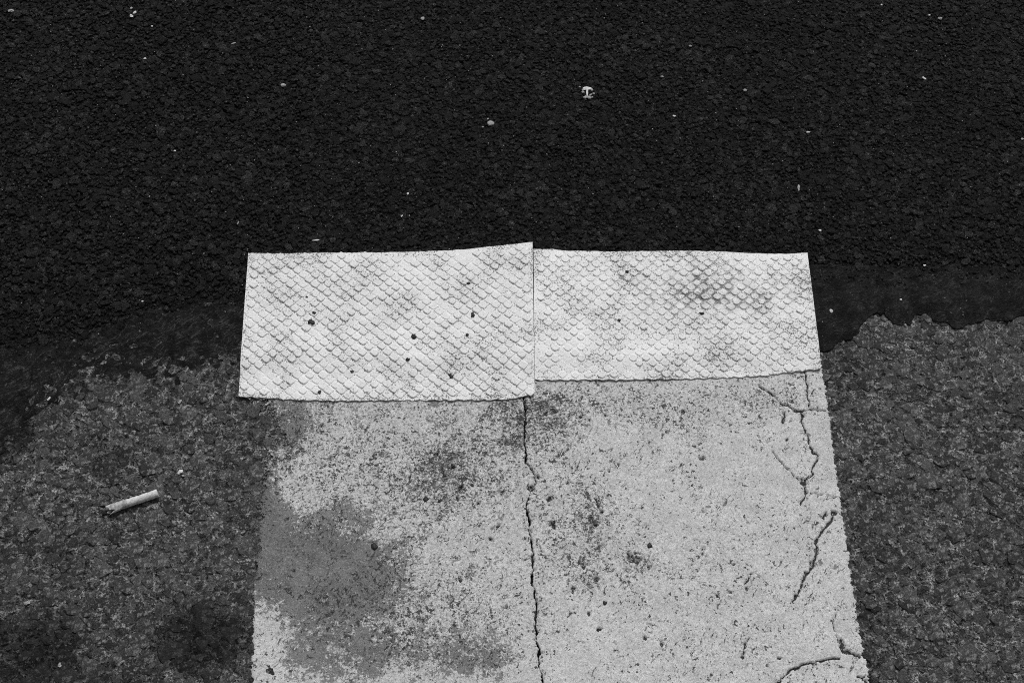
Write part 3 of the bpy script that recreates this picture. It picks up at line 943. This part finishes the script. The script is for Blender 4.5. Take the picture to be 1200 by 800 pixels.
ZN = 0.0044
for i, (px, py, z, r1, r2, rot, lab, m) in enumerate([
        (13, 13, ZN, 4.0, 2.4, -10, 'grey triangular chip in the top left corner of the fresh asphalt', M_CHIPG),
        (154, 10, ZN, 2.2, 2.0, 30, 'topmost pale crumb of the cluster near the top left', M_CHIPG),
        (158, 15, ZN, 2.8, 1.6, 50, 'right-hand white crumb of the cluster near the top left', M_CHIPW),
        (154, 19, ZN, 3.0, 1.9, -40, 'lowest white crumb of the cluster near the top left', M_CHIPW),
        (178, 31, ZN, 1.4, 1.2, 0, 'small white chip just below the crumb cluster at the top left', M_CHIPW),
        (170, 69, ZN, 1.8, 1.4, 20, 'white chip further below the crumb cluster at the top left', M_CHIPW),
        (274, 51, ZN, 3.0, 1.0, 25, 'pale sliver on fresh asphalt at the upper left', M_CHIPG),
        (332, 100, ZN, 3.2, 2.4, 10, 'faint grey dusty chip on fresh asphalt, left of centre', M_CHIPG),
        (205, 177, ZN, 1.4, 1.2, 0, 'lone white speck in the middle of the left fresh asphalt', M_CHIPW),
        (370, 281.5, ZN, 4.2, 0.9, 8, 'thin white sliver just above the left tape', M_CHIPW),
        (279, 261, ZN, 2.6, 0.7, 80, 'thin upright sliver above the left tape corner', M_CHIPG),
        (495, 22, ZN, 3.2, 2.2, 60, 'pale grey chip at the top, left of centre', M_CHIPG),
        (478, 227, ZN, 1.9, 1.2, 80, 'white grain above the left tape, the upper of two', M_CHIPW),
        (471, 253, ZN, 1.5, 1.0, 60, 'white grain above the left tape, the lower of two', M_CHIPW),
        (682, 46, ZN, 1.5, 1.3, 0, 'small white grain above the mushroom-shaped scrap', M_CHIPG),
        (790, 136, ZN, 2.0, 1.2, -20, 'white chip right of the mushroom-shaped scrap', M_CHIPW),
        (776, 90, ZN, 1.8, 1.3, 0, 'faint pale grain above the white chip right of the scrap', M_CHIPG),
        (809, 54, ZN, 1.9, 1.5, 0, 'pale round grain at the top, right of centre', M_CHIPG),
        (873, 106, ZN, 2.4, 1.7, 0, 'pale oval grain at the upper right', M_CHIPG),
        (947, 155, ZN, 2.8, 1.2, 3, 'bright white flat chip at the middle of the right fresh asphalt', M_CHIPW),
        (936, 220, ZN, 5.0, 1.3, 86, 'pale upright straw-like sliver above the right tape', M_CHIPG),
        (961, 270, ZN, 1.9, 1.3, 0, 'bright white grain above the right tape corner', M_CHIPW),
        (1083, 92, ZN, 3.4, 1.3, -50, 'white slanted sliver at the upper right', M_CHIPW),
        (1102, 22, ZN, 2.8, 2.4, 0, 'round pale chip at the top right', M_CHIPG),
        (1089, 18, ZN, 1.6, 1.1, 0, 'small white grain left of the round pale chip at the top right', M_CHIPW),
        (1033, 6, ZN, 1.3, 1.3, 0, 'white grain at the very top, right side', M_CHIPW),
        (1198, 163, ZN, 1.8, 1.5, 0, 'pale grain at the right edge of the picture', M_CHIPG),
        (974, 364.5, 0.003, 2.2, 2.2, 0, 'bright white chip on the bitumen seal beside the right tape', M_CHIPW),
        (1055.5, 351, 0.003, 1.4, 1.1, 20, 'small white grain on the bitumen seal farther right', M_CHIPW),
        (1061, 380.5, 0.002, 1.4, 1.1, 0, 'small pale grain at the ragged edge of the bitumen seal', M_CHIPG),
        (1083.5, 311, ZN, 1.6, 1.0, 20, 'tiny white grain where fresh asphalt meets the seal', M_CHIPW),
        (57.5, 467, 0.003, 2.5, 1.2, 55, 'small white sliver on the tarry joint at the far left', M_CHIPW),
        (167, 353, ZN, 1.3, 1.0, 0, 'white grain on fresh asphalt left of the tape', M_CHIPW),
        (211, 470.5, 0.001, 3.0, 1.5, 70, 'pale hooked chip on old asphalt below the tarry joint', M_CHIPG),
        (211, 553, 0.001, 3.0, 2.4, 50, 'white crumb on old asphalt just above the cigarette end', M_CHIPW),
        (214.5, 557, 0.001, 1.6, 1.2, 0, 'smaller crumb touching the white crumb by the cigarette end', M_CHIPG),
        (32, 706, 0.001, 3.2, 2.0, 30, 'pale chip at the lower left of the old asphalt', M_CHIPG),
        (70, 779, 0.001, 2.0, 2.4, 0, 'pale pebble in the dark stain at the bottom left', M_CHIPG)]):
    chip(px, py, z, r1, r2, rot, lab, m, 400 + i)

# pale grit too small to count
gx_, gy_ = rng.uniform(-0.7, 0.7, 900), rng.uniform(0.0, 0.5, 900)
k = in_view(gx_, gy_, 60) & (gy_ > seal_low_y(gx_) + 0.004)
gx_, gy_ = gx_[k], gy_[k]
V, F = stone_cloud(OCT, gx_, gy_, np.where(gy_ > seal_top_y(gx_), 0.0046, 0.0034), rng.uniform(0.0003, 0.00075, len(gx_)), np.full(len(gx_), 0.7), np.full(len(gx_), 1.0))
obj('grit', mesh_np('grit', V, F, False, M_CHIPG), kind='stuff', label='fine pale grit sprinkled over the fresh asphalt', category='grit')

# a squashed white scrap, mushroom-shaped
scrap = obj('paper_scrap', None, label='tiny white mushroom-shaped scrap squashed on the fresh asphalt above the tape', category='scrap')
scrap.location = Pv(688, 109, ZN)
def scrap_piece(name, cx, cy, r1, r2, rot, mat, seed, h):
    o = obj(name, lump(0.00078, h, seed, ICO1, (r1, r2), 0.25, False, mat, name), scrap)
    o.location = (cx * 0.00085, cy * 0.00098, 0); o.rotation_euler = (0, 0, math.radians(rot))
scrap_piece('stalk', 0, 0.5, 1.5, 7.5, 0, M_CHIPW, 1, 1.2)
scrap_piece('cap', 0, 6.0, 5.2, 2.9, 0, M_CHIPW, 2, 0.7)
scrap_piece('foot', 0, -5.6, 4.2, 1.8, 0, M_CHIPG, 3, 0.5)
for i, (cx, cy, a, b, ro) in enumerate([(-5, 4, 2.2, 1.5, 50), (-5, 1, 2.0, 1.2, -20), (5.5, 4.5, 2.4, 1.4, -50), (8, -1, 1.5, 1.2, 0), (4, -3, 2.4, 1.3, 40), (-3, -6.5, 2.4, 1.2, 0), (3, -7, 2.0, 1.2, 0), (-8.5, 8, 1.2, 1.0, 0), (6, -6, 1.2, 1.0, 0)]):
    scrap_piece('flake', cx, cy, a, b, ro, M_CHIPG, 10 + i, 0.6)
gum = obj('gum_spot', lump(0.00078, 1.6, 77, ICO1, (4.8, 4.3), 0.14, True, M_CHIPG, 'gum_spot'), label='small pale gum spot on the fresh asphalt left of the mushroom-shaped scrap', category='gum')
gum.location = Pv(575, 145, ZN - 0.0004)
chip(571.5, 139.5, ZN, 1.6, 1.2, 20, 'pale crumb touching the upper side of the gum spot', M_CHIPG, 479)
chip(566, 149, ZN, 1.3, 1.0, 0, 'pale crumb on the lower left of the gum spot', M_CHIPG, 480)

# cigarette end
a = Pv(126.5, 597.5, 0.0045); b = Pv(184.5, 576.5, 0.0045)
cig = obj('cigarette_end', None, label='smoked cigarette end lying on the old asphalt at the left', category='cigarette')
dv = b - a
L = dv.length
cig.location = (a.x, a.y, 0.0037)
cig.rotation_euler = (0, 0, math.atan2(dv.y, dv.x))
R = 0.0035


def tube(name, x0, x1, r, mat, crush, close_end, seed, jag=0.0, n=28, m=22):
    g = random.Random(seed)
    V, F = [], []
    for i in range(m + 1):
        f = i / m
        for j in range(n):
            th = 2 * math.pi * j / n
            x = x0 + (x1 - x0) * f
            c = crush(x)
            rr = r * (1 + 0.035 * math.sin(3 * th + x * 700 + seed) + 0.03 * math.sin(x * 1500 + 2 * th))
            yy = math.cos(th) * rr * (1 + 0.30 * c); zz = math.sin(th) * rr * (1 - 0.5 * c)
            if jag:      # torn end: a split facing upwards, ragged lips
                tear = jag * 1.1 * math.exp(-((th - 2.15) / 0.34) ** 2) + jag * 0.25 * math.sin(5 * th + 1)
                x += (tear + (g.uniform(-0.0004, 0.0004) if i == 0 else 0)) * (1 - f) ** 2
            yy += 0.0006 * math.sin(x * 110); zz += 0.00035 * math.sin(x * 170 + 1)
            V.append((x, yy, zz))
    for i in range(m):
        for j in range(n):
            k = (j + 1) % n
            F.append((i * n + j, i * n + k, (i + 1) * n + k, (i + 1) * n + j))
    me = mesh_np(name, np.array(V), np.array(F), True, mat)
    if close_end:
        import bmesh
        bm = bmesh.new(); bm.from_mesh(me); bm.verts.ensure_lookup_table()
        ring = [bm.verts[m * n + j] for j in range(n)]
        cv = bm.verts.new((x1 - 0.0007, 0, 0))
        for j in range(n): bm.faces.new((ring[j], ring[(j + 1) % n], cv))
        bm.to_mesh(me); bm.free()
    return me


cr_ = lambda x: max(0.0, 1 - x / 0.016)
SPL = L * 0.36
obj('filter', tube('filter', 0, SPL + 0.0015, R * 1.03, M_FILTER, cr_, False, 5, 0.006), cig)
obj('paper_tube', tube('paper_tube', SPL + 0.001, L, R * 0.98, M_PAPER, cr_, True, 9), cig)
core_me = tube('burnt_core', 0.0022, 0.012, R * 0.84, M_TOB, cr_, False, 12)
obj('burnt_core', core_me, cig)
ash = obj('ash_flake', lump(0.0012, 0.5, 91, ICO1, (2.2, 1.2), 0.25, False, M_TOB, 'ash_flake'), label='dark burnt flake at the torn end of the cigarette', category='ash')
ash.location = Pv(123, 600.5, 0.0006); ash.rotation_euler = (0, 0, 0.5)
